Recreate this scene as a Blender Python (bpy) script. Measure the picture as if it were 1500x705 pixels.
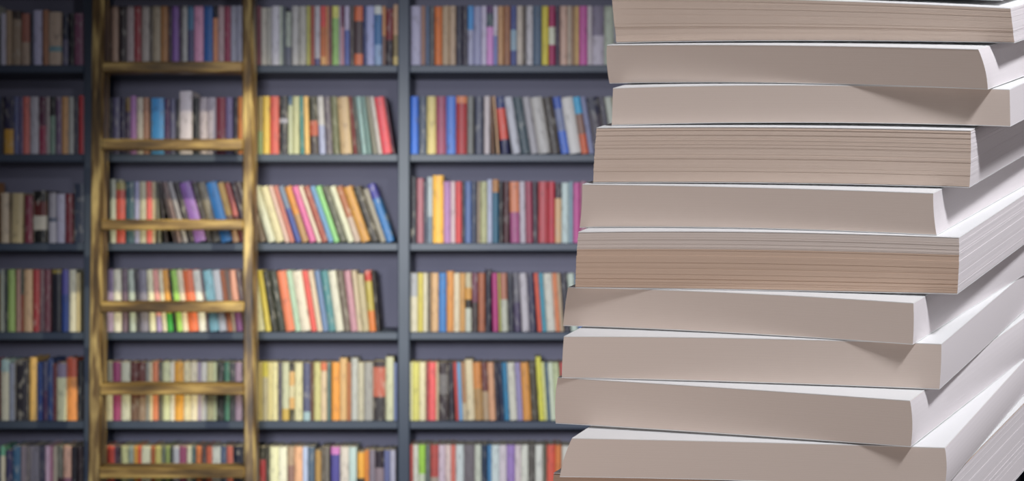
import bpy, math, random
from mathutils import Vector
random.seed(11)
for o in list(bpy.data.objects): bpy.data.objects.remove(o, do_unlink=True)
SC = bpy.context.scene
COL = SC.collection

# ---------------------------------------------------------------- camera
F = 2200.0            # focal length in pixels of the 1500 x 705 frame
CX, HZ = 750.0, 330.0  # principal column, horizon row
CAMZ = 1.3
cam = bpy.data.cameras.new('camera'); camo = bpy.data.objects.new('camera', cam); COL.objects.link(camo)
cam.sensor_fit = 'HORIZONTAL'; cam.sensor_width = 36.0; cam.lens = F/1500*36
camo.location = (0, 0, CAMZ); camo.rotation_euler = (math.pi/2, 0, 0)
cam.shift_y = -(352.5-HZ)/1500
cam.clip_start = 0.02
cam.dof.use_dof = True; cam.dof.focus_distance = 0.85; cam.dof.aperture_fstop = 18.0
SC.camera = camo

# ---------------------------------------------------------------- world, exposure
W = bpy.data.worlds.new('world'); SC.world = W; W.use_nodes = True
bg = W.node_tree.nodes['Background']; bg.inputs[0].default_value = (0.80, 0.86, 1.0, 1); bg.inputs[1].default_value = 0.10
SC.view_settings.view_transform = 'Standard'; SC.view_settings.look = 'None'
SC.view_settings.gamma = 1.0; SC.view_settings.exposure = 0.0; SC.view_settings.use_curve_mapping = False

# ---------------------------------------------------------------- large lights
def aim(o, t): o.rotation_euler = (Vector(t)-o.location).to_track_quat('-Z', 'Y').to_euler()
def area(name, loc, tgt, sx, sy, power, col):
    l = bpy.data.lights.new(name, 'AREA'); l.shape = 'RECTANGLE'; l.size = sx; l.size_y = sy; l.energy = power; l.color = col
    o = bpy.data.objects.new(name, l); o.location = loc; COL.objects.link(o); aim(o, tgt); return o
def spot(name, loc, tgt, power, col, ang, blend, rad):
    l = bpy.data.lights.new(name, 'SPOT'); l.energy = power; l.color = col; l.spot_size = math.radians(ang); l.spot_blend = blend; l.shadow_soft_size = rad
    o = bpy.data.objects.new(name, l); o.location = loc; COL.objects.link(o); aim(o, tgt); return o
area('window_light', (2.3, -0.25, 1.75), (0.25, 0.95, 1.25), 1.0, 1.2, 11, (1.0, 0.93, 0.95))
area('ceiling_lamp_light', (0.72, 0.04, 2.45), (0.2, 0.92, 1.25), 0.20, 0.20, 26, (0.95, 0.96, 1.0))
area('stack_fill_light', (-0.60, 0.62, 1.10), (0.08, 0.97, 1.25), 0.30, 0.30, 2.2, (1.0, 0.88, 0.83))  # unseen warm fill, added to brighten the front edges of the stacked books
spot('room_light', (-0.4, 0.6, 1.62), (-0.22, 5.13, 0.62), 580, (0.89, 0.93, 1.0), 48, 1.0, 0.30)
spot('picture_spot', (0.30, 3.0, 2.70), (-0.76, 5.0, 1.16), 370, (1.0, 0.89, 0.58), 33, 0.85, 0.04)

# ---------------------------------------------------------------- helpers
def lin(h):
    r = []
    for i in (0, 2, 4):
        c = int(h[i:i+2], 16)/255
        r.append(c/12.92 if c <= 0.04045 else ((c+0.055)/1.055)**2.4)
    return r
def mesh_obj(name, verts, faces, mats, parent=None, midx=None, smooth=False):
    me = bpy.data.meshes.new(name); me.from_pydata(verts, [], faces)
    for m in (mats if isinstance(mats, (list, tuple)) else [mats]): me.materials.append(m)
    if midx: me.polygons.foreach_set('material_index', midx)
    if smooth: me.polygons.foreach_set('use_smooth', [True]*len(me.polygons))
    me.update()
    o = bpy.data.objects.new(name, me); COL.objects.link(o)
    if parent: o.parent = parent
    return o
def tag(o, label=None, cat=None, group=None, kind=None):
    if label: o['label'] = label
    if cat: o['category'] = cat
    if group: o['group'] = group
    if kind: o['kind'] = kind
    return o
def empty(name, loc=(0, 0, 0)):
    o = bpy.data.objects.new(name, None); o.empty_display_size = 0.05; o.location = loc; COL.objects.link(o); return o
def bevel_box(x0, x1, y0, y1, z0, z1, b=0.002):
    """closed box with chamfered edges"""
    V = []; Fc = []
    c = ((x0+x1)/2, (y0+y1)/2, (z0+z1)/2); h = ((x1-x0)/2, (y1-y0)/2, (z1-z0)/2)
    idx = {}
    for sx in (-1, 1):
        for sy in (-1, 1):
            for sz in (-1, 1):
                for a in range(3):
                    s = (sx, sy, sz)
                    p = [c[i]+s[i]*(h[i] if i == a else h[i]-b) for i in range(3)]
                    idx[(sx, sy, sz, a)] = len(V); V.append(p)
    for a in range(3):
        u, v = (a+1) % 3, (a+2) % 3
        for sa in (-1, 1):
            q = []
            for (su, sv) in ((-1, -1), (1, -1), (1, 1), (-1, 1)):
                s = [0, 0, 0]; s[a] = sa; s[u] = su; s[v] = sv; q.append(idx[(*s, a)])
            Fc.append(q if sa > 0 else q[::-1])
    for a in range(3):   # edges along axis a
        u, v = (a+1) % 3, (a+2) % 3
        for su in (-1, 1):
            for sv in (-1, 1):
                s0 = [0, 0, 0]; s0[u] = su; s0[v] = sv; s0[a] = -1; s1 = list(s0); s1[a] = 1
                q = [idx[(*s0, u)], idx[(*s1, u)], idx[(*s1, v)], idx[(*s0, v)]]
                Fc.append(q if su*sv < 0 else q[::-1])
    for sx in (-1, 1):
        for sy in (-1, 1):
            for sz in (-1, 1):
                q = [idx[(sx, sy, sz, a)] for a in range(3)]
                Fc.append(q if sx*sy*sz > 0 else q[::-1])
    return V, Fc
def box(name, x0, x1, y0, y1, z0, z1, mat, parent=None, b=0.002):
    V, Fc = bevel_box(x0, x1, y0, y1, z0, z1, b); return mesh_obj(name, V, Fc, mat, parent)

# ---------------------------------------------------------------- materials
def new_mat(name, rough=0.6, spec=0.3):
    m = bpy.data.materials.new(name); m.use_nodes = True
    b = m.node_tree.nodes['Principled BSDF']; b.inputs['Roughness'].default_value = rough; b.inputs['Specular IOR Level'].default_value = spec
    return m, m.node_tree, b
def noise_mix(nt, coord, scale_vec, nscale, c0, c1, lo=0.35, hi=0.65, detail=4):
    mp = nt.nodes.new('ShaderNodeMapping'); mp.inputs['Scale'].default_value = scale_vec; nt.links.new(coord, mp.inputs[0])
    n = nt.nodes.new('ShaderNodeTexNoise'); n.inputs['Scale'].default_value = nscale; n.inputs['Detail'].default_value = detail
    nt.links.new(mp.outputs[0], n.inputs['Vector'])
    r = nt.nodes.new('ShaderNodeValToRGB'); r.color_ramp.elements[0].position = lo; r.color_ramp.elements[1].position = hi
    r.color_ramp.elements[0].color = (*c0, 1); r.color_ramp.elements[1].color = (*c1, 1)
    nt.links.new(n.outputs['Fac'], r.inputs[0]); return n, r
def simple(name, c0, c1, scale_vec=(1, 1, 1), ns=4, rough=0.6, spec=0.3, bump=0.0):
    m, nt, b = new_mat(name, rough, spec)
    tc = nt.nodes.new('ShaderNodeTexCoord')
    n, r = noise_mix(nt, tc.outputs['Object'], scale_vec, ns, c0, c1)
    nt.links.new(r.outputs[0], b.inputs['Base Color'])
    if bump:
        bp = nt.nodes.new('ShaderNodeBump'); bp.inputs['Strength'].default_value = bump; bp.inputs['Distance'].default_value = 0.002
        nt.links.new(n.outputs['Fac'], bp.inputs['Height']); nt.links.new(bp.outputs[0], b.inputs['Normal'])
    return m
M_slate = simple('slate_paint', (0.042, 0.058, 0.092), (0.055, 0.074, 0.112), ns=3, rough=0.42, spec=0.45)
M_back = simple('back_panel_paint', (0.165, 0.162, 0.228), (0.195, 0.188, 0.255), ns=2, rough=0.6)
M_wall = simple('wall_paint', (0.35, 0.34, 0.36), (0.40, 0.39, 0.41), ns=2, rough=0.8)
M_floor = simple('floor_wood', (0.10, 0.055, 0.03), (0.17, 0.10, 0.055), (1, 12, 1), 3, 0.45)
M_pages_shelf = simple('shelf_book_pages', (0.50, 0.45, 0.36), (0.62, 0.57, 0.47), (4, 4, 300), 3, 0.9, 0.1)
def wood(name, dark, mid, light):
    m, nt, b = new_mat(name, 0.38, 0.5)
    tc = nt.nodes.new('ShaderNodeTexCoord')
    n, r = noise_mix(nt, tc.outputs['Object'], (26, 26, 2.2), 1.6, dark, light, 0.32, 0.72, 6)
    e = r.color_ramp.elements.new(0.5); e.color = (*mid, 1)
    nt.links.new(r.outputs[0], b.inputs['Base Color'])
    bp = nt.nodes.new('ShaderNodeBump'); bp.inputs['Strength'].default_value = 0.25; bp.inputs['Distance'].default_value = 0.002
    nt.links.new(n.outputs['Fac'], bp.inputs['Height']); nt.links.new(bp.outputs[0], b.inputs['Normal'])
    return m
M_rail = wood('ladder_rail_wood', (0.016, 0.008, 0.003), (0.13, 0.076, 0.024), (0.66, 0.49, 0.19))
def wood_x(name, dark, mid, light):
    m = wood(name, dark, mid, light)
    for n in m.node_tree.nodes:
        if n.type == 'MAPPING': n.inputs['Scale'].default_value = (3.0, 26, 20)
    return m
M_rung = wood_x('ladder_rung_wood', (0.05, 0.028, 0.009), (0.19, 0.115, 0.034), (0.62, 0.43, 0.14))
M_lectern = wood_x('lectern_wood', (0.14, 0.07, 0.03), (0.22, 0.12, 0.06), (0.30, 0.17, 0.09))

# ---------------------------------------------------------------- setting
def PX(x, Y): return (x-CX)/F*Y
def PZ(y, Y): return CAMZ-(y-HZ)/F*Y
BY = 5.133                       # front plane of the bookcase
BACK = BY+0.27
def bx(x): return PX(x, BY)
BOARD_Y = [95+130.6*i for i in range(-2, 8)]          # front top edge of every shelf board
BOARD_Z = [PZ(y, BY) for y in BOARD_Y]
tag(box('floor', -4, 5, -1.5, 5.7, -0.05, 0.0, M_floor), kind='structure')
tag(box('wall_back', -4, 5, 5.45, 5.55, 0.0, 3.1, M_wall), kind='structure')
tag(box('ceiling', -4, 5, -1.5, 5.7, 3.1, 3.15, M_wall), kind='structure')

case = empty('bookcase', (bx(360), BY, 0))
tag(case, 'tall slate blue painted bookcase filling the whole wall behind the ladder', 'bookcase')
def cbox(name, x0, x1, y0, y1, z0, z1, mat, b=0.003):
    V, Fc = bevel_box(x0-case.location.x, x1-case.location.x, y0-BY, y1-BY, z0, z1, b); return mesh_obj(name, V, Fc, mat, case)
UP = [(-338, -325), (123, 136), (583, 600), (1047, 1064), (1511, 1528)]
TOPZ = 2.72
for a, b in UP: cbox('upright', bx(a), bx(b), BY-0.004, BACK, 0.0, TOPZ, M_slate)
for i in range(4):
    x0, x1 = bx(UP[i][1])+0.0005, bx(UP[i+1][0])-0.0005
    cbox('back_panel', x0, x1, BACK-0.012, BACK, 0.0, TOPZ, M_back)
    for z in BOARD_Z: cbox('shelf_board', x0, x1, BY, BACK-0.013, z-0.027, z, M_slate)
cbox('cornice', bx(UP[0][0])-0.02, bx(UP[-1][1])+0.02, BY-0.03, BACK, TOPZ+0.0005, TOPZ+0.08, M_slate)

# ---------------------------------------------------------------- ladder
def ladder():
    t = empty('library_ladder', (PX(255, 4.85), 4.85, 0))
    tag(t, 'tall golden brown wooden library ladder leaning against the bookcase', 'ladder')
    z1 = 2.65
    y0, y1 = 4.79, 5.04
    def yy(z): return y0+(y1-y0)*z/z1
    O = t.location
    def rail(pxt, pxb, wpx):   # image columns of the centre at the top and bottom of the frame
        zt, zb = PZ(0, yy(2.1)), PZ(700, yy(0.5))
        xt, xb = PX(pxt, yy(zt)), PX(pxb, yy(zb))
        def xx(z): return xb+(xt-xb)*(z-zb)/(zt-zb)
        w = wpx/F*4.9/2; d = 0.036; c = 0.006
        prof = [(-w+c, -d), (w-c, -d), (w, -d+c), (w, d-c), (w-c, d), (-w+c, d), (-w, d-c), (-w, -d+c)]
        V = []; N = 14
        for k in range(N+1):
            z = z1*k/N
            for (px, py) in prof: V.append((xx(z)+px-O.x, yy(z)+py-O.y, z))
        Fc = [[k*8+i, k*8+(i+1) % 8, (k+1)*8+(i+1) % 8, (k+1)*8+i] for k in range(N) for i in range(8)]
        Fc += [list(range(8))[::-1], [N*8+i for i in range(8)]]
        mesh_obj('side_rail', V, Fc, M_rail, t); return xx, w
    lx, lw = rail(148, 142.5, 18.5); rx, rw = rail(365, 368.5, 16.5)
    for k, py in enumerate([-16, 98, 211.5, 329.5, 450, 571, 693, 815, 937]):
        z = PZ(py, yy(1.2)); z = PZ(py, yy(z)-0.04)
        y = yy(z); V, Fc = bevel_box(lx(z)+lw-O.x-0.004, rx(z)-rw-O.x+0.004, y-0.045-O.y, y+0.045-O.y, z-0.0175, z+0.0175, 0.004)
        mesh_obj('rung', V, Fc, M_rung, t)
ladder()

# ---------------------------------------------------------------- shelf books
ROWS = ['top', 'second', 'third', 'fourth', 'fifth', 'bottom']
SEG = {'A': 'left of the ladder', 'B': 'behind the ladder', 'C': 'right of the ladder', 'D': 'beside the tower'}
ORD = ('first second third fourth fifth sixth seventh eighth ninth tenth eleventh twelfth thirteenth fourteenth fifteenth sixteenth '
       'seventeenth eighteenth nineteenth twentieth twenty-first twenty-second twenty-third twenty-fourth twenty-fifth twenty-sixth '
       'twenty-seventh twenty-eighth twenty-ninth thirtieth thirty-first thirty-second thirty-third thirty-fourth thirty-fifth thirty-sixth').split()
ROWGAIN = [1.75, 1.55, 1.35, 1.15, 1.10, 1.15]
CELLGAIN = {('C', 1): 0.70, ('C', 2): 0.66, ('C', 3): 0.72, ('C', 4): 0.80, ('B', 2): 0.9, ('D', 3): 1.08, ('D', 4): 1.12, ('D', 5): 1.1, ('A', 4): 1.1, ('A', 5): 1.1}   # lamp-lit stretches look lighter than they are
# token: start[-end]:colour[,fraction from top,colour ...][^top][~lean in degrees]; coordinates in each cell's own scale
CELLS = {
 ('A', 0): (6.41, 0, 0, 125, '0:9a98a8 50-105:8a7660^95 108-190:3a2f2c,.15,80705f^100 195-272:8a5548,.55,8f7c6c 278-305:2a2c3c 308-388:9493ae^95 395-448:8a5f45^90 455-575:9a8878,.64,5c7c84,.74,9a8878^112 580-634:20263c,.5,55526a 637-690:0a0a14 695-785:6a3c55'),
 ('B', 0): (6.0, 130, 0, 52, '42:4a2028 90:2a1818 132:3a2a28 190:8a7060 255:241a1e 325:8a7e80 395:7a2c34 455:8c8480 530:4a4440 555:857a68 630:8a6038 695:3a2c38 730:6a4a88 790:3c3440 822:909090 865:3a6080,.4,404060 922:b07898 1005:1c4c88 1090:1a1a28,.2,b0704c 1132:9c8488 1190:802c48 1245:9090a0 1300:8a8a9c 1350:3a2a2c 1400-1462:6a5a50'),
 ('C', 0): (6.41, 370, 0, 55, '25:7a4450 75:9a958c^70 130:8c8a84^70 175:a8a6b0 250:98a094 278:4a5058 308-360:8c948a,.65,555868^110 365:9a9898 430:94928c 505:98964c 542:8a4438 580:9c98a0,.88,4a4870 635:b8403c,.35,a85c30,.85,c08850 687:b07c54 712:6a3a40 745:c8b858,.2,7ca05c 808:98889a 830:5a2040,.35,a0707c 860:a098b0,.4,4c5a94 910:4a4040 952:b85c38,.25,4a3c40,.8,c0603c 1035:24305c 1062:8c90b8 1140:b0b4b0,.14,3a6490,.65,7890b0 1215:b07c50,.5,705850 1248:6a2028,.55,2a2028^80 1320-1375:b08c6c,.5,80704c,.85,c0a060^40'),
 ('D', 0): (4.6875, 590, 0, 40, '55:9490a8 125:8a6658 155:4a5a74 182:4a4a4c 218:d05c0c^44 268:9c8468 320:a08870 365:2e2c3c 412:3a3440 447:3a80c0,.4,9090a8 485:8484a0 540:a8a0b8 577:50305c,.12,405058,.35,b878b0 622:b0a8b8,.5,6870a0 652:a88058 692:8a5c40 740:3a4478,.4,7890a0,.75,3a4478 782:a89c90 826:4c4440 848:a4a0a4 895:46586c 955:c0a824 1002:902050,.35,c8c0a0,.65,902050 1047:3a2c40 1080:b09080 1130:a09080 1160:8a6c54 1182:b09058 1212:a84888 1268:a8a0a4 1300:6c6478,.5,a098a4 1385:98a090 1450-1550:888890'),
 ('A', 1): (5.423, 0, 110, 172, '0-18:3a3a48 22-105:24223e,.56,a87c1c 108:4a5078 147:54486a 177:b05850 230:94929c 302:4a2038,.5,7c2440 365:8c8484 392:141418,.33,5c7468 437:5a4660 487:a87c4c 538:8c8c88 583:2c2838 620-668:a02830^160'),
 ('B', 1): (5.424, 130, 110, 178, '150:30303c 182:4a4660 245:241e38 290:6a5430,.25,3c3048 330:8a5c90^165 375:a0988c 428-475:8c6450 490:2a78b0^182 598:3c2048^190 642:50506c^190 685:20202c^190 718:b0a8b0^128 820:1c1c20 875:9a9098 938:948c98 1010:7c2838 1085:70648a 1145:2a2430 1180:a06030^170 1245:5a4a40 1290-1338:6a6050'),
 ('C', 1): (5.422, 370, 110, 168, '28:8c7c54,.6,7c9068 80:c8a838 135:c05048 207:2c2c34,.38,8c8ca0,.46,2c2c34 280:3a5c80,.15,a8b098 313:a8ac88 370:3c7c80~1 408:d0a860~1.5 452:34342c,.42,a04830,.68,3c3438~2 525:a8a8b0,.5,8c94bc~2.5 580:5a5464~3 638:5c6048~3 690-790:a89070~4 795:6c2428~5.5 828:3c4448~6 865:7898a0~6.5 908:5c7c80~7 947:74746c~8 990:a8a4a8~8.5 1030:c83c50~8.5 1108-1130:4a1c3c~9'),
 ('D', 1): (4.6875, 590, 110, 145, '45:1c58b8 105:3a4458 165:b8a868 228:8a3c58 297:3c68b8 365:c06c3c,.12,981820 442-488:6c6c68 495-552:4a4c5c 558:b0a4a4 600:6a4830~1.5 630:c09870~4 662:2c3868,.2,cc4838,.75,1c2048~6 735:a4a4ac~8.5 812:34444c~9 880:908c90~9 935:a09c98~9 1017:38302c~9 1090:34509c,.2,6c7494,.6,3c60b4~9 1147:b4b0ac~9 1230:2c90b8,.3,7c5c50,.65,b85024~9 1280:6c7090~9 1318:1c1c34,.3,3c3440~9 1405:44404c~9 1445-1500:a0a498~9'),
 ('A', 2): (5.423, 0, 240, 232, '0-65:b0a088 80-170:a89870~-1.5 190-252:6a2438^250 258-368:100a0e,.2,4a1010,.48,9c9890,.75,0c0810^215 378-440:8c8890,.5,4c5468,.58,a09ca4^228 445:a09cb0^240 512-572:6c1c28^238 580-668:2c3448^158'),
 ('B', 2): (5.424, 130, 240, 142, '165:a8ac9c^122 212:90854c,.12,b04030^150 285:2c4c58 360:8c8cb0 397:a8a48c 455:cc5850 500:b0a080 525-560:6c6c60~3^150 566-625:241c20~7^150 650:403438~13 694:6c5858~14 738:8c888c~15 790:2a2428~15 840:7c54a0~15^136 935:3a3434~15 980:70695c~15 1050:2c84c8~15^136 1142:c8a050,.55,8c6c54~15 1197:a85450,.55,4c1420~15^150 1246:2c1c2c~15 1292-1335:403840~15'),
 ('C', 2): (5.422, 370, 240, 172, '30:6c5c50~16 112:c8ccb8~17 185:d0c8a0~17 258:d0b0a8~17 296:c07068~17 335:6c80a0,.4,3c50a0~18 390:d08828,.5,b08858~18 450:d060a0~18.5 508:d0c4b4~19 550:9c4c40~19 603:5c90c4~19 648:84c880~19 693:54584c~19 758:c8ccb8~19 810:a06040,.55,b09c94~19 865:c08c3c~19 940:3a3634~19 1015:8c8880~19^195 1065-1130:34349c,.25,1c6cb8~19^152'),
 ('D', 2): (4.6875, 590, 240, 122, '48:20202c^88 95:8a5464^100 142:34384c 167:8c98a4,.6,5c6c80^90 205:d89c20^80 280:9468a0 327:b098a4 362:b83438 405:30303c 427:4c6498 472-506:343c54 510:8c7c6c 532:a4a478 580:a4a8c0^108 615:b07840,.2,2c6078^108 658:1c1418 692:4c2428 732:cc7850,.5,a04878~1 805:b0a4ac~1 848:983850~1 895:40303c~1 930:b03c44 1000:b82438 1045:403038,.25,c8a070^135 1090:b0c0bc^130 1142:78909c 1172:b84488^130 1220-1265:a06c7c'),
 ('A', 3): (5.423, 0, 370, 138, '0:909890 30:2c3438 55-112:84a05c 120:94746c 163:3c4440,.4,7c3c2c 182-252:a88c70 258:8c2830 310:6c5058 348-396:7c4450 405-482:8c7c34,.06,1c1c28 488:54509c,.4,304c94 542:c8c4ac 601-634:c0b080^165'),
 ('B', 3): (5.424, 130, 370, 138, '135:a894bc 190-256:d0ccb8 262:6c5868 305:a8b4a8~2 372:38343c~2 403-472:7c7888~2 480:d8d4b0~3 530:e0948c,.75,a890c0~4 578:d8d0b0~4.5 618:dc9828,.7,30a038~5 668:141810~5.5 694:98cc50~6 742:e0ccac~6 790:e06830~6 870:e4d8cc~6.5 937:705860~7 960:90ccd4~7 1033:e8e4d8~7 1098:b8683c~7 1138:8c7c70~7.5 1168:c88c78,.6,6c3c70~7.5 1223:54444c~7.5 1265-1310:3a3038~7.5'),
 ('C', 3): (5.422, 370, 370, 142, '20:d8d8b0~7.5 95:d8c440~8.5 146:3c3c34~9 198:3c4038~9 262:ec8058~9 335:b0d0b8~9 383:e0d8c8~9 463:e85850~9 513:dcc8b0~9 556:6c88b8~8.5 602:4c8c98~8 660:d4d4c8~8 726:70655c~7.5 780:c08ca0~7 835:c8b8a0~6 870:b8ac8c~6^170 928:c83830,.17,b8a848,.66,d87828~5 980-1012:241c18~5^150'),
 ('D', 3): (4.6875, 590, 370, 142, '42:8c909c,.4,b0ac9c 102:b0a444 140:b8b4a4 168:585048 192:b8946c 246:2c6cb0 300:c08038^130 348:c0b49c 392:b88848 428:b0a88c,.25,c08c38,.45,2c2824,.6,b0b4a8 472:68384c,.5,3c3030 518:a05c3c 565:20182c^118 610:b02c74~1 658:a8a444~1.5 677:b07058,.45,b8b8a4~1.5 725:30303c~2 768:68646c,.5,504460~2 812:b8b0b4~3 873:3c3850~3 920:d85030~4 957:3c90a4~4 990:c8c4b4~4 1053:d87c48~4 1083:b8a080~4 1107:34303a~4 1157-1205:b8c4b4~4'),
 ('A', 4): (5.423, 0, 500, 152, '0:84a0a8,.2,a8a89c^148 70:707890^178 112-220:24222c 228-288:dcac58^132 292:24407c^170 335:50506c,.5,4c2c50^165 372:2c4478^142 418:6c3030^180 448:80748c,.25,c8c8a0^178 525-608:b84c30,.3,e08838^137 612-655:2c2c30^160'),
 ('B', 4): (5.424, 130, 500, 170, '125:c8c4a8 185:983868 250:c0c0a8 325:60302c,.6,6c5040 388:64322e,.6,8c7460 450:8c8c84 480:d8c8a0 505:d87c50 548:605a50 580:ccd0a0 643:e0d8c0 680:f0a020 748:dcd0a4 802:e0d4b4 862:a898b0 888:d8d4c8 935:d0c890 988:d8dca8 1015:44443c 1073:4c8068 1115:3c4048 1160:8c7890 1215:34303a 1260-1320:8a7a50'),
 ('C', 4): (5.422, 370, 500, 172, '40:c0b070 75:ccc040,.25,b8b090 120:dcd090 152:e4dca4 198:5c5868 230:c8ccac,.8,d0b050 290:44403c,.15,e0b068,.4,d8d0a8,.6,e0b068,.8,54503c 330-394:dcd8ac 400:5c6084,.85,a0c0cc 458:6c4c3c 484:ccc888 540:e07850,.14,dcc4a4 588-620:607878 625:f0a038 688:d8b078^138 748:b87448 780:b8bcbc^138 833:c0bca8 882:a0a0a0 955:40363a,.1,c06450,.6,3c383c^160 1055:ccd0b0^128 1120-1148:7080b0'),
 ('D', 4): (4.6875, 590, 500, 146, '35:c8c8a0 60:c0bc60 112:ccc4a0 157:8c4848 175:dc5458 227:c0a888 245:3a3034,.2,6c6868,.55,3a3034 315:34303c~1 353:b83c38~2.5 386:6c9cc8~2.5 413:a87c58,.7,c0b090~2.5 442:d4c49c~2.5^128 498:d08438,.45,b08850~2.5 553:70403c,.5,b09470~2.5 597:e09c70~2.5 640:38303c~2.5 668:242c48~3 700:287ca4~3 735:ccc8b4~3 788:9488b0~3 828:e89030~3 885:504838~3 935:dcd038~3.5^108 974:d8d888~3.5 995:4c6478~3.5 1018:c8d0b4~3.5 1053-1095:b8c090~3.5'),
 ('A', 5): (8.29, 0, 620, 284, '0-55:5c9c84,.15,b8b4a4 65:303058^335 145:2c5478 240:6c6474 308:5c5864 342:74707c 470:3c3c50 540:c8a8bc 598:a87088 638:b0a490 690-758:6c6c60,.5,402430 765:d0a088,.5,8c5c70 862:28242c 930-1000:382c30'),
 ('B', 5): (6.0, 130, 620, 208, '105:b09c80 152:dc4c34 225:5c3c50 248:3c2c34 283:c8c888 343:94a090 392:d89c28 428:d85030 458:e0d8b0 540:a85c2c 580:c8bc60 635:687058 675:9cac58 708:44483c 738:b8b8b8 793:a04c6c 858:e0d8b0 903:546c68 940:e07c34 988:5c4844 1032:d8643c 1080:e4e0c4 1158:50607c 1208:a85448 1262:14182c 1355:30303c 1400-1465:403438'),
 ('C', 5): (6.52, 370, 620, 232, '40-60:3c3834 65:40403c,.2,a83c44 122-158:44423c 160:d4d4ac 243-326:dce0c4 330:a89078,.3,8c6c64 395:eca880,.6,b8c0c0 475:a8b8e4 525-590:4c6078 595:a88448^268 652:5c544c 692-728:74706c 745-828:c070b8,.12,4c4894 832:c8c0b8 918-992:b0c8c8 1000:f0a028,.45,3c3838^285 1065:c87828^265 1110:7c7484^262 1168:2c2430,.3,80707c^262 1255:5c6494^262 1310-1365:a0a0b8^262'),
 ('D', 5): (4.6875, 590, 620, 152, '32:b04440 70:c0c0b4 108:90c038,.45,b8c0a8 155:5c6460 190:b04840,.5,a09080,.62,c05850 245:c4b0bc 292:dcbcb4 332:d46c5c 362:c4ccc8 420:70686c 495:c0c4b0 540:24344c 583:3c80b0 608:c4d4cc 662:ccc0c4 715:9878b8 770:d0c0c0 812:dcd4c0 863:58524c 910:d0d0c4 963:605c4c 990:f05038 1048-1088:d87830'),
}
def colour_name(h):
    r, g, b = [int(h[i:i+2], 16)/255 for i in (0, 2, 4)]
    mx, mn = max(r, g, b), min(r, g, b); s = (mx-mn)/mx if mx else 0
    if mx < 0.2: return 'black'
    hue = 0.0
    if mx > mn:
        d = mx-mn
        hue = (60*((g-b)/d % 6) if mx == r else 60*((b-r)/d+2) if mx == g else 60*((r-g)/d+4))
    if s < 0.13: return 'charcoal' if mx < 0.33 else 'grey' if mx < 0.6 else 'off white'
    if s < 0.32:
        base = 'brown' if (hue < 50 or hue > 340) and mx < 0.55 else 'beige' if hue < 50 or hue > 345 else 'cream' if hue < 80 else 'green' if hue < 165 else 'blue' if hue < 245 else 'mauve'
        if base in ('beige', 'cream'): return ('pale ' if mx > 0.75 else '')+base
        return ('dark greyish ' if mx < 0.4 else 'greyish ' if mx < 0.7 else 'pale ')+base
    if hue < 12 or hue >= 345: n = 'maroon' if mx < 0.5 else 'red'
    elif hue < 42: n = 'brown' if mx < 0.62 else ('tan' if s < 0.55 else 'orange')
    elif hue < 68: n = 'olive' if mx < 0.55 else 'yellow'
    elif hue < 165: n = 'green'
    elif hue < 200: n = 'teal'
    elif hue < 250: n = 'blue'
    elif hue < 300: n = 'purple'
    else: n = 'plum' if mx < 0.55 else 'pink'
    if n in ('maroon', 'plum', 'olive'): return n
    return ('dark ' if mx < 0.42 else '')+n
def cover_mat(bands, gain, seed):
    m, nt, b = new_mat('book_cover', 0.42, 0.35)
    def alb(h):
        c = lin(h); g = sum(c)/3
        return [max(0.006, min(0.80, (g+(v-g)*0.88)*gain)) for v in c]
    uv = nt.nodes.new('ShaderNodeUVMap'); uv.uv_map = 'UVMap'
    if len(bands) > 1:
        sep = nt.nodes.new('ShaderNodeSeparateXYZ'); nt.links.new(uv.outputs[0], sep.inputs[0])
        rp = nt.nodes.new('ShaderNodeValToRGB'); rp.color_ramp.interpolation = 'CONSTANT'
        inv = nt.nodes.new('ShaderNodeMath'); inv.operation = 'SUBTRACT'; inv.inputs[0].default_value = 1.0
        nt.links.new(sep.outputs['Y'], inv.inputs[1]); nt.links.new(inv.outputs[0], rp.inputs[0])
        el = rp.color_ramp.elements
        el[0].position = 0; el[0].color = (*alb(bands[0][1]), 1)
        el[1].position = bands[1][0]; el[1].color = (*alb(bands[1][1]), 1)
        for f, h in bands[2:]:
            e = el.new(f); e.color = (*alb(h), 1)
        colsock = rp.outputs[0]
    else:
        c = nt.nodes.new('ShaderNodeRGB'); c.outputs[0].default_value = (*alb(bands[0][1]), 1); colsock = c.outputs[0]
    # soft printed streak running along the spine
    mp = nt.nodes.new('ShaderNodeMapping'); mp.inputs['Scale'].default_value = (3.2, 5.5, 1); mp.inputs['Location'].default_value = (seed*3.7, seed*1.3, 0)
    nt.links.new(uv.outputs[0], mp.inputs[0])
    n = nt.nodes.new('ShaderNodeTexNoise'); n.inputs['Scale'].default_value = 1.0; n.inputs['Detail'].default_value = 2; nt.links.new(mp.outputs[0], n.inputs['Vector'])
    rr = nt.nodes.new('ShaderNodeValToRGB'); rr.color_ramp.elements[0].position = 0.56; rr.color_ramp.elements[1].position = 0.68
    rr.color_ramp.elements[0].color = (0, 0, 0, 1); rr.color_ramp.elements[1].color = (0.38, 0.38, 0.38, 1); nt.links.new(n.outputs['Fac'], rr.inputs[0])
    mx = nt.nodes.new('ShaderNodeMix'); mx.data_type = 'RGBA'
    base = alb(bands[0][1]); lum = sum(base)/3
    mx.inputs['B'].default_value = (0.55, 0.53, 0.48, 1) if lum < 0.18 else (0.09, 0.07, 0.07, 1)
    nt.links.new(rr.outputs[0], mx.inputs['Factor']); nt.links.new(colsock, mx.inputs['A'])
    nt.links.new(mx.outputs['Result'], b.inputs['Base Color'])
    return m
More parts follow.
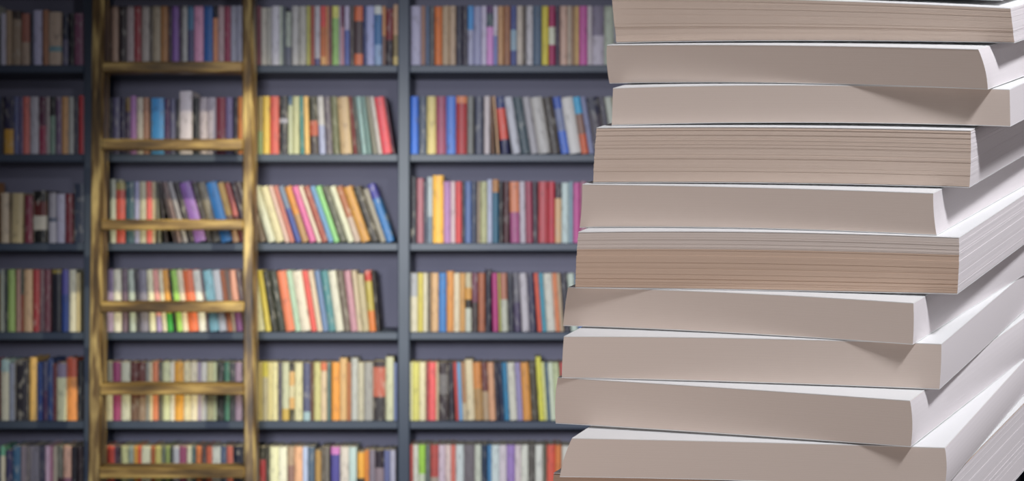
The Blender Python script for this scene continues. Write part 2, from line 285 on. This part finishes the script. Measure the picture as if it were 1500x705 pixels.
def book_mesh(w, d, h):
    t = min(0.0014, w*0.12); bu = min(0.006, w*0.22)
    prof = [(0, d), (0, bu), (0.12*w, 0.35*bu), (0.32*w, 0.06*bu), (0.5*w, 0), (0.68*w, 0.06*bu), (0.88*w, 0.35*bu), (w, bu), (w, d)]
    inn = [(t, d), (t, bu+t*.6), (0.12*w+t*.6, 0.35*bu+t), (0.32*w, 0.06*bu+t), (0.5*w, t), (0.68*w, 0.06*bu+t), (0.88*w-t*.6, 0.35*bu+t), (w-t, bu+t*.6), (w-t, d)]
    n = len(prof); V = []
    for z in (0, h):
        V += [(x, y, z) for x, y in prof]; V += [(x, y, z) for x, y in inn]
    o0, i0, o1, i1 = 0, n, 2*n, 3*n; Fc = []
    for k in range(n-1):
        Fc += [[o0+k, o0+k+1, o1+k+1, o1+k], [i0+k+1, i0+k, i1+k, i1+k+1], [o1+k, o1+k+1, i1+k+1, i1+k], [o0+k+1, o0+k, i0+k, i0+k+1]]
    Fc += [[o0, o1, i1, i0], [o0+n-1, i0+n-1, i1+n-1, o1+n-1]]
    mi = [0]*len(Fc)
    e = 0.0035; s = len(V); x0, x1, y0, y1, z0, z1 = t*0.99, w-t*0.99, bu*0.5+t, d-e, e, h-e
    V += [(x0, y0, z0), (x1, y0, z0), (x1, y1, z0), (x0, y1, z0), (x0, y0, z1), (x1, y0, z1), (x1, y1, z1), (x0, y1, z1)]
    Fc += [[s, s+3, s+2, s+1], [s+4, s+5, s+6, s+7], [s, s+1, s+5, s+4], [s+1, s+2, s+6, s+5], [s+2, s+3, s+7, s+6], [s+3, s, s+4, s+7]]
    return V, Fc, mi+[1]*6
def parse(tok):
    lean = 0.0; top = None
    if '~' in tok: tok, v = tok.split('~'); 
    else: v = None
    if v and '^' in v: v, tt = v.split('^'); top = float(tt)
    if v: lean = float(v)
    if '^' in tok: tok, tt = tok.split('^'); top = float(tt)
    pos, cs = tok.split(':'); cs = cs.split(',')
    a, _, e = pos.partition('-')
    bands = [(0.0, cs[0])]+[(float(cs[i]), cs[i+1]) for i in range(1, len(cs), 2)]
    return float(a), (float(e) if e else None), bands, top, lean
SPX = BY+0.018
def to_m(px): return px/F*SPX
PLAN = []      # every shelf book: size, place, lean, look
def place(row, entries, xmin, xmax):
    """laid down left to right without overlap"""
    zb = BOARD_Z[row+2]; prev = None
    for (a, e, bands, top, lean, label, group, gain) in entries:
        th = math.radians(lean); x = PX(a, SPX); xe = min(PX(e, SPX), xmax)
        if x < xmin: x = xmin+0.0006
        H = PZ(top, SPX)-zb
        if prev:
            for (qx, qz) in prev: x = max(x, qx+qz*math.tan(th)+0.0005)
        w = (xe-x)*math.cos(th)-0.0004
        if w < 0.0065: w = 0.0065
        if x+w > xmax: continue
        h = (H-w*math.sin(abs(th)))/math.cos(th)
        h = min(max(h, 0.12), 0.262)
        d = random.uniform(0.12, 0.15); y = SPX+random.uniform(0, 0.008)
        z = zb+0.0002+(w*math.sin(-th) if lean < 0 else 0)
        hid = label is None
        ymax = 705 if row == 5 else 9999
        vis = 0 if hid else w*min(h, PZ(top, SPX)-PZ(ymax, SPX))
        if not hid and a > 830 and row > 1: vis *= 0.5
        PLAN.append(dict(w=w, d=d, h=h, loc=(x, y, z), th=th, bands=bands, gain=gain, label=label, group=group, vis=vis))
        c, s = math.cos(th), math.sin(th); z0 = z-zb
        prev = [(x+w*c, z0+w*s), (x+w*c-h*s, z0+w*s+h*c)]
def build_books():
    order = sorted(range(len(PLAN)), key=lambda i: -PLAN[i]['vis'])
    single = set(order[:288])
    SV, SF, SM, SU, mats = [], [], [], [], [M_pages_shelf]; shared = {}
    for i, b in enumerate(PLAN):
        V, Fc, mi = book_mesh(b['w'], b['d'], b['h'])
        uv = [(x/b['w'], z/b['h']) for x, y, z in V]
        key = b['bands'][0][1]
        if b['label'] is None and key in shared: m = shared[key]
        else:
            m = cover_mat(b['bands'], b['gain'], random.random()*20)
            if b['label'] is None: shared[key] = m
        if i in single:
            o = mesh_obj('book', V, Fc, [m, M_pages_shelf], None, mi)
            o.location = b['loc']; o.rotation_euler = (0, -b['th'], 0)
            lay = o.data.uv_layers.new(name='UVMap'); vi = [0]*len(o.data.loops); o.data.loops.foreach_get('vertex_index', vi)
            lay.data.foreach_set('uv', [c for k in vi for c in uv[k]])
            tag(o, b['label'], 'book', b['group'])
        else:
            c, s = math.cos(b['th']), math.sin(b['th']); n = len(SV); X, Y, Z = b['loc']
            SV += [(X+x*c-z*s, Y+y, Z+x*s+z*c) for x, y, z in V]; SU += uv
            SF += [[k+n for k in f] for f in Fc]; mats.append(m); SM += [0 if q else len(mats)-1 for q in mi]
    O = (bx(360), SPX, 0)
    o = mesh_obj('slim_shelf_books', [(x-O[0], y-O[1], z-O[2]) for x, y, z in SV], SF, mats, None, SM); o.location = O
    lay = o.data.uv_layers.new(name='UVMap'); vi = [0]*len(o.data.loops); o.data.loops.foreach_get('vertex_index', vi)
    lay.data.foreach_set('uv', [c for k in vi for c in SU[k]])
    tag(o, 'slim thin-spined books squeezed between the thicker ones on every shelf', 'books', None, 'stuff')
    print('shelf books', len(PLAN))
for row in range(6):
    for segs, xa, xb in ((('A',), -325, 123), (('B', 'C'), 136, 583), (('D',), 600, 1047)):
        ents = []
        for sg in segs:
            sc, ox, oy, dtop, txt = CELLS[(sg, row)]
            P = [parse(t) for t in txt.split()]
            for i, (a, e, bands, top, lean) in enumerate(P):
                if e is None: e = P[i+1][0]
                nm = colour_name(bands[0][1])
                if len(bands) > 1:
                    n2 = colour_name(bands[1][1])
                    if n2 != nm: nm = nm+' and '+n2
                place_txt = f'{ORD[i]} from left on {ROWS[row]} shelf {SEG[sg]}'
                label = f'{nm} book, {"leaning, " if abs(lean) > 5 else ""}{place_txt}'
                if len(label.split()) > 16: label = f'{colour_name(bands[0][1])} topped book, {place_txt}'
                if len(label.split()) > 16: label = f'{colour_name(bands[0][1])} book, {place_txt}'
                ents.append((ox+a/sc, ox+e/sc, bands, oy+(top if top is not None else dtop)/sc, lean, label,
                             f'books on the {ROWS[row]} shelf {SEG[sg]}', ROWGAIN[row]*CELLGAIN.get((sg, row), 1.0)))
        if 'D' in segs:      # the shelf goes on behind the tower
            x = ents[-1][1]+1; lean = ents[-1][4]; topd = ents[-1][3]
            while x < 1005:
                w = random.uniform(8, 17); c = random.choice(['b8b4a8', '44404c', 'a04040', '3c5c90', 'c09860', '6c7c60', '8c7490', '2c2c34', 'c8c0b0'])
                ents.append((x, x+w, [(0.0, c)], topd+random.uniform(-2, 3), lean, None, None, ROWGAIN[row])); x += w+0.5
        place(row, ents, bx(xa)+0.001, bx(xb)-0.001)
def filler(row, x, xend):
    ents = []; topd = BOARD_Y[row+2]-random.uniform(84, 92)
    while x < xend-14:
        w = random.uniform(8, 16); c = random.choice(['b8b4a8', '44404c', 'a04040', '3c5c90', 'c09860', '6c7c60', '8c7490', '2c2c34', 'c8c0b0', 'b07840'])
        ents.append((x, x+w, [(0.0, c)], topd+random.uniform(-3, 4), 0.0, None, None, 1.3)); x += w+0.5
    return ents
for row in range(-1, 7):      # the shelves beyond the picture edges
    for xa, xb, x0, x1 in ((-325, 123, -322, -6 if 0 <= row <= 5 else 120), (136, 583, 139, 575), (600, 1047, 603, 1040), (1064, 1511, 1068, 1500)):
        if 0 <= row <= 5 and 0 < xa < 1000: continue
        place(row, filler(row, x0, x1), bx(xa)+0.001, bx(xb)-0.001)
build_books()

# ---------------------------------------------------------------- tower of stacked books
def paper(name, c0, c1, fine, bump):
    m, nt, b = new_mat(name, 0.85, 0.15)
    uv = nt.nodes.new('ShaderNodeUVMap'); uv.uv_map = 'UVMap'
    n, r = noise_mix(nt, uv.outputs[0], (0.02, fine, 1), 1.0, c0, c1, 0.30, 0.70, 3)
    nt.links.new(r.outputs[0], b.inputs['Base Color'])
    bp = nt.nodes.new('ShaderNodeBump'); bp.inputs['Strength'].default_value = bump; bp.inputs['Distance'].default_value = 0.0006
    nt.links.new(n.outputs['Fac'], bp.inputs['Height']); nt.links.new(bp.outputs[0], b.inputs['Normal'])
    return m
M_smooth = paper('smooth_page_edges', (0.66, 0.565, 0.50), (0.71, 0.61, 0.545), 60, 0.10)
M_end = paper('white_page_ends', (0.64, 0.60, 0.61), (0.68, 0.64, 0.65), 60, 0.05)
M_rough = paper('rough_page_edges', (0.61, 0.495, 0.415), (0.70, 0.58, 0.495), 170, 0.25)
M_brown = paper('browned_page_edges', (0.50, 0.35, 0.26), (0.64, 0.475, 0.37), 150, 0.4)
M_cover = simple('white_card_cover', (0.78, 0.78, 0.78), (0.82, 0.82, 0.82), ns=8, rough=0.5, spec=0.3)
TILT = 0.22; PHI0 = math.radians(37); G = Vector((math.sin(PHI0), math.cos(PHI0), 0))
DEPTH = 0.21
class Block:
    """a book lying on its side, given by its four front corners and its depth direction"""
    def __init__(s, TL, TR, BR, BL, dv, ts, bs, bulge):
        s.TL, s.TR, s.BR, s.BL, s.dv, s.ts, s.bs, s.bulge = TL, TR, BR, BL, dv, ts, bs, bulge
        s.along = (TR-TL).normalized()
    def P(s, u, t, d, out=0.0, ex=0.0):
        top = s.TL.lerp(s.TR, u); bot = s.BL.lerp(s.BR, u)
        k = 4*u*(1-u); top = top+Vector((0, 0, s.ts*k)); bot = bot+Vector((0, 0, s.bs*k))
        p = bot+(top-bot)*t
        p = p+s.dv*d-s.dv.normalized()*out
        return p+s.along*(ex+s.bulge*4*t*(1-t)*(u-0.5)*2)
def build_block(name, B, mat, layers, jit, parent, origin):
    ts = [0.0]
    cuts = sorted(random.random() for _ in range(layers-1)) if layers > 1 else []
    lv = []   # (t, offset) with doubled levels so that every gathering has its own step
    edges = [0.0]+cuts+[1.0]
    for a, b in zip(edges[:-1], edges[1:]):
        o = random.uniform(-jit, jit)
        lv += [(a+1e-4, o), (b-1e-4, o)]
    if layers == 1: lv = [(i/8, 0.0) for i in range(9)]
    ns, nd = 26, 5
    per = [(i/ns, 0.0, 'f') for i in range(ns+1)]+[(1.0, j/nd, 'r') for j in range(1, nd)]+[(1-i/ns, 1.0, 'b') for i in range(ns+1)]+[(0.0, 1-j/nd, 'l') for j in range(1, nd)]
    V = []; UV = []; n = len(per)
    for (t, o) in lv:
        for (u, d, side) in per:
            out = o if side == 'f' else -o if side == 'b' else 0
            ex = o if (side == 'r' or u == 1.0) else -o if (side == 'l' or u == 0.0) else 0
            V.append(B.P(u, 0.02+0.96*t, d, out, ex)-origin)
            UV.append((u*2 if side in 'fb' else d*1.3, t))
    Fc = [[k*n+i, k*n+(i+1) % n, (k+1)*n+(i+1) % n, (k+1)*n+i] for k in range(len(lv)-1) for i in range(n)]
    K = (len(lv)-1)*n
    def back(i): return (ns+1)+(nd-1)+(ns-i)
    for i in range(ns):
        Fc.append([K+i, K+i+1, K+back(i+1), K+back(i)]); Fc.append([i+1, i, back(i), back(i+1)])
    Fc.append([K+ns]+[K+ns+j for j in range(1, nd)]+[K+back(ns)]); Fc.append([back(ns)]+[ns+nd-j for j in range(1, nd)]+[ns])
    side_idx = [1 if (per[i][2] in 'rl' or per[(i+1) % n][2] in 'rl') else 0 for i in range(n)]
    mi = [side_idx[i] for k in range(len(lv)-1) for i in range(n)]; mi += [0]*(len(Fc)-len(mi))
    o_ = mesh_obj(name, [tuple(v) for v in V], Fc, [mat, M_end], parent, mi)
    me = o_.data; lay = me.uv_layers.new(name='UVMap')
    for lp in me.loops: lay.data[lp.index].uv = UV[lp.vertex_index]
    if layers == 1:
        for p in me.polygons: p.use_smooth = False
    return o_
def build_cover(name, B, top, parent, origin, th=0.00045):
    ns = 26; V = []
    t0 = 1.0 if top else 0.0
    up = Vector((0, 0, th if top else -th))
    for lvl in (0, 1):
        for d, out in ((0.0, 0.0), (1.0, 0.0)):
            for i in range(ns+1):
                u = i/ns; ex = 0.0
                V.append(tuple(B.P(u, t0, d, out, ex)+up*(lvl-1)-origin))
    m = ns+1; Fc = []
    for i in range(ns):
        a, b, c, d = i, i+1, m+i+1, m+i; q = 2*m
        Fc += [[a+q, b+q, c+q, d+q], [d, c, b, a], [a, b, b+q, a+q], [c, d, d+q, c+q]]
    Fc += [[m-1, 2*m-1, 4*m-1, 3*m-1], [0, 2*m, 3*m, m]]
    if not top: Fc = [f[::-1] for f in Fc]
    return mesh_obj(name, V, Fc, M_cover, parent)
def ray(px, py, Y): return Vector((PX(px, Y), Y, PZ(py, Y)))
def front_block(TL, TR, BR, BL, yr, deg, ts, bs, bulge):
    phi = math.radians(deg)
    def left(pr, pl):
        R = ray(pr[0], pr[1], yr); xl = (pl[0]-CX)/F
        u = (R.x-xl*R.y)/(math.cos(phi)+xl*math.sin(phi))
        return R, ray(pl[0], pl[1], R.y+u*math.sin(phi))
    r1, l1 = left(TR, TL); r0, l0 = left(BR, BL)
    dv = Vector((math.sin(phi), math.cos(phi), 0))*DEPTH; dv.z = TILT*dv.dot(G)
    return Block(l1, r1, r0, l0, dv, ts*yr/F, bs*yr/F, bulge)
# TL, TR, BR, BL of the long front edge, width of the visible right end, bow of top and bottom (px, upward), bulge, paper, gatherings
FRONT = [
 ((894, -82), (1466, -74), (1467, 1), (896, -7), 4, 2, 2, 0, 'rough', 16),
 ((896, -5), (1480, 12), (1486, 66), (903, 64), 20, 4, 3.5, 0, 'rough', 24),
 ((889, 66), (1433, 72), (1447, 134), (893, 124), 16, 3, 5, 0.0012, 'smooth', 1),
 ((898, 129), (1479, 131), (1480, 188), (896, 186), 22, 6, 5.5, 0, 'smooth', 1),
 ((874, 187), (1422, 191), (1420, 277), (869, 270), 22, 3, 3, 0.0004, 'rough', 38),
 ((853, 270), (1367, 283), (1372, 346), (849, 334), 13, 2, 4.5, -0.0006, 'smooth', 1),
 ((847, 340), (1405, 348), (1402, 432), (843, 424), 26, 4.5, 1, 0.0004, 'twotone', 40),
 ((832, 421), (1338, 444), (1337, 507), (825, 479), 25, 3.5, 3, 0.0004, 'smooth', 1),
 ((826, 493), (1379, 504), (1376, 571), (823, 556), 42, 3, 2, 0.0003, 'smooth', 1),
 ((817, 553), (1333, 587), (1334, 657), (814, 622), 23, 1, 1, 0.0012, 'smooth', 1),
 ((838, 642), (1384, 656), (1383, 716), (820, 703), 40, 1, 2.5, 0.0012, 'smooth', 1),
 ((811, 693), (1374, 719), (1372, 836), (806, 812), 30, 2, 0, 0, 'browned', 24),
]
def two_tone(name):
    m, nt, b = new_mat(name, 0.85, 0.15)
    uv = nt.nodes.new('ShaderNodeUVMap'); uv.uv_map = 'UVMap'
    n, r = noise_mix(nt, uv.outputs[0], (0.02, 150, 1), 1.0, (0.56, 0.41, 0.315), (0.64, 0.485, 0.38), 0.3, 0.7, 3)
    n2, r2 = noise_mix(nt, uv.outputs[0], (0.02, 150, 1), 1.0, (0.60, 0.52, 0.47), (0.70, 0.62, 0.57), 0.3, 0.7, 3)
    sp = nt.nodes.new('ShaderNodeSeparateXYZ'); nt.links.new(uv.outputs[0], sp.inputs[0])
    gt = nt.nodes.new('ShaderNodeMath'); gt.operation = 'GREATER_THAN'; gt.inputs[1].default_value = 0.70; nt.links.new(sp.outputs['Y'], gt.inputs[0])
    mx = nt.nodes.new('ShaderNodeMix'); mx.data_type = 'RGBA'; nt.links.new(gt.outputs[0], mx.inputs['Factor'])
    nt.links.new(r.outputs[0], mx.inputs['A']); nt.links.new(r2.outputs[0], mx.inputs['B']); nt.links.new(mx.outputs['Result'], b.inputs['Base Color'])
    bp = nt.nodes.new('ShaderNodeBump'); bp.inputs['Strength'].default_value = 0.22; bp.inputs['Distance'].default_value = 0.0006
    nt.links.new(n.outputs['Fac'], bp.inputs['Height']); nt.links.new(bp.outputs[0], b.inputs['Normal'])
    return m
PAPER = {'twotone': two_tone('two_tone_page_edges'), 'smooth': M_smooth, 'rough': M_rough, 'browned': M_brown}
FL = ['topmost book of the foreground stack, only its lower edge showing at the picture top',
      'thick book with ridged page edges, second from the top of the foreground stack',
      'smooth beige book with a bowed right end, third from the top of the stack',
      'smooth beige book jutting right, just above the thick brown book with ridged pages',
      'thick brownish book with finely ridged page edges, fifth from the top of the stack',
      'smooth pale book set back between two thick ridged brown books',
      'thick ridged brown book whose upper pages are paler, in the middle of the stack',
      'smooth grey beige book directly below the two-tone ridged brown book',
      'smooth beige book jutting right between two shorter beige books low in the stack',
      'smooth beige book with rounded right corners, resting on the lowest pale book',
      'lowest pale beige book of the stack, cut by the bottom of the picture',
      'brownish book peeking out beneath the lowest pale book of the stack']
def top_z(lo, p):       # height of the top of the book below at the point p
    best = None
    for i in range(21):
        q = lo.P(i/20, 1, 0.0); w = p-q; d = w.dot(lo.dv)/lo.dv.dot(lo.dv)
        q = lo.P(i/20, 1, d); e = (Vector((q.x, q.y, 0))-Vector((p.x, p.y, 0))).length
        if best is None or e < best[0]: best = (e, q.z)
    return best[1]
blocks = [None]*12
for k in range(11, -1, -1):
    TL, TR, BR, BL, ep, ts, bs, bu, pk, ly = FRONT[k]
    best = None
    for iy in range(31):
        for ip in range(13):
            y, ph = 0.795+0.07*iy/30, 30+14*ip/12
            Bk = front_block(TL, TR, BR, BL, y, ph, ts, bs, bu)
            if k == 11: e = abs(y-0.828)*100+abs(ph-36); g = []
            else:
                g = [(Bk.P(u, 0, d).z-top_z(blocks[k+1], Bk.P(u, 0, d)))*1000 for u in (0.06, 0.35, 0.65, 0.94) for d in (0.25, 0.75)]
                e = sum((x-0.05)**2*(1.6 if x < -0.1 else 1) for x in g)+(abs(y-0.828)*60)**2+(abs(ph-37.5)*0.5)**2
            if best is None or e < best[0]: best = (e, Bk, y, ph, g)
    blocks[k] = Bk = best[1]
    if k < 11:      # rest on the book below instead of sinking into it
        for _ in range(5):
            for side, us in (('BL', (0.0, 0.15, 0.3, 0.5)), ('BR', (0.5, 0.7, 0.85, 1.0))):
                m = min(Bk.P(u, 0, d).z-top_z(blocks[k+1], Bk.P(u, 0, d)) for u in us for d in (0.0, 0.25, 0.5, 0.75, 1.0))
                if m < 0.00025: setattr(Bk, side, getattr(Bk, side)+Vector((0, 0, min(0.0012, 0.00025-m))))
    print('front', k, round(best[2], 4), round(best[3], 1), 'gaps', [round(x, 1) for x in best[4]], 'len', round((Bk.TR-Bk.TL).length, 3))
for k in range(12):
    TL, TR, BR, BL, ep, ts, bs, bu, pk, ly = FRONT[k]; Bk = blocks[k]
    org = (Bk.BL+Bk.BR)/2+Bk.dv*0.5
    t = empty('paperback_book', org)
    tag(t, FL[k], 'book', 'books in the foreground stack')
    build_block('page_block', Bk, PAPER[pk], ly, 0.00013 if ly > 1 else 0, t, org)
    build_cover('upper_cover', Bk, True, t, org); build_cover('lower_cover', Bk, False, t, org)
# ---------------------------------------------------------------- lectern under the tower (below the picture)
low = min(v.z for v in (blocks[11].BL, blocks[11].BR))
c = (blocks[11].BL+blocks[11].BR)/2+blocks[11].dv*0.5
def lectern():
    t = empty('lectern', (c.x, c.y, 0))
    tag(t, 'wooden lectern with a gently sloping top carrying the tower of books', 'lectern')
    O = t.location
    V, Fc = bevel_box(-0.12, 0.12, -0.12, 0.12, -0.03, 0, 0.004)
    rot = []
    for (x, y, z) in V:
        p = Vector((x, y, 0)); rot.append((x, y, z+TILT*p.dot(G)+low-0.012))
    mesh_obj('top_board', rot, Fc, M_lectern, t)
    V, Fc = bevel_box(-0.09, 0.09, -0.09, 0.09, 0.04, low-0.065, 0.004); mesh_obj('post', V, Fc, M_lectern, t)
    V, Fc = bevel_box(-0.26, 0.28, -0.2, 0.3, 0.0, 0.04, 0.006); mesh_obj('base', V, Fc, M_lectern, t)
lectern()
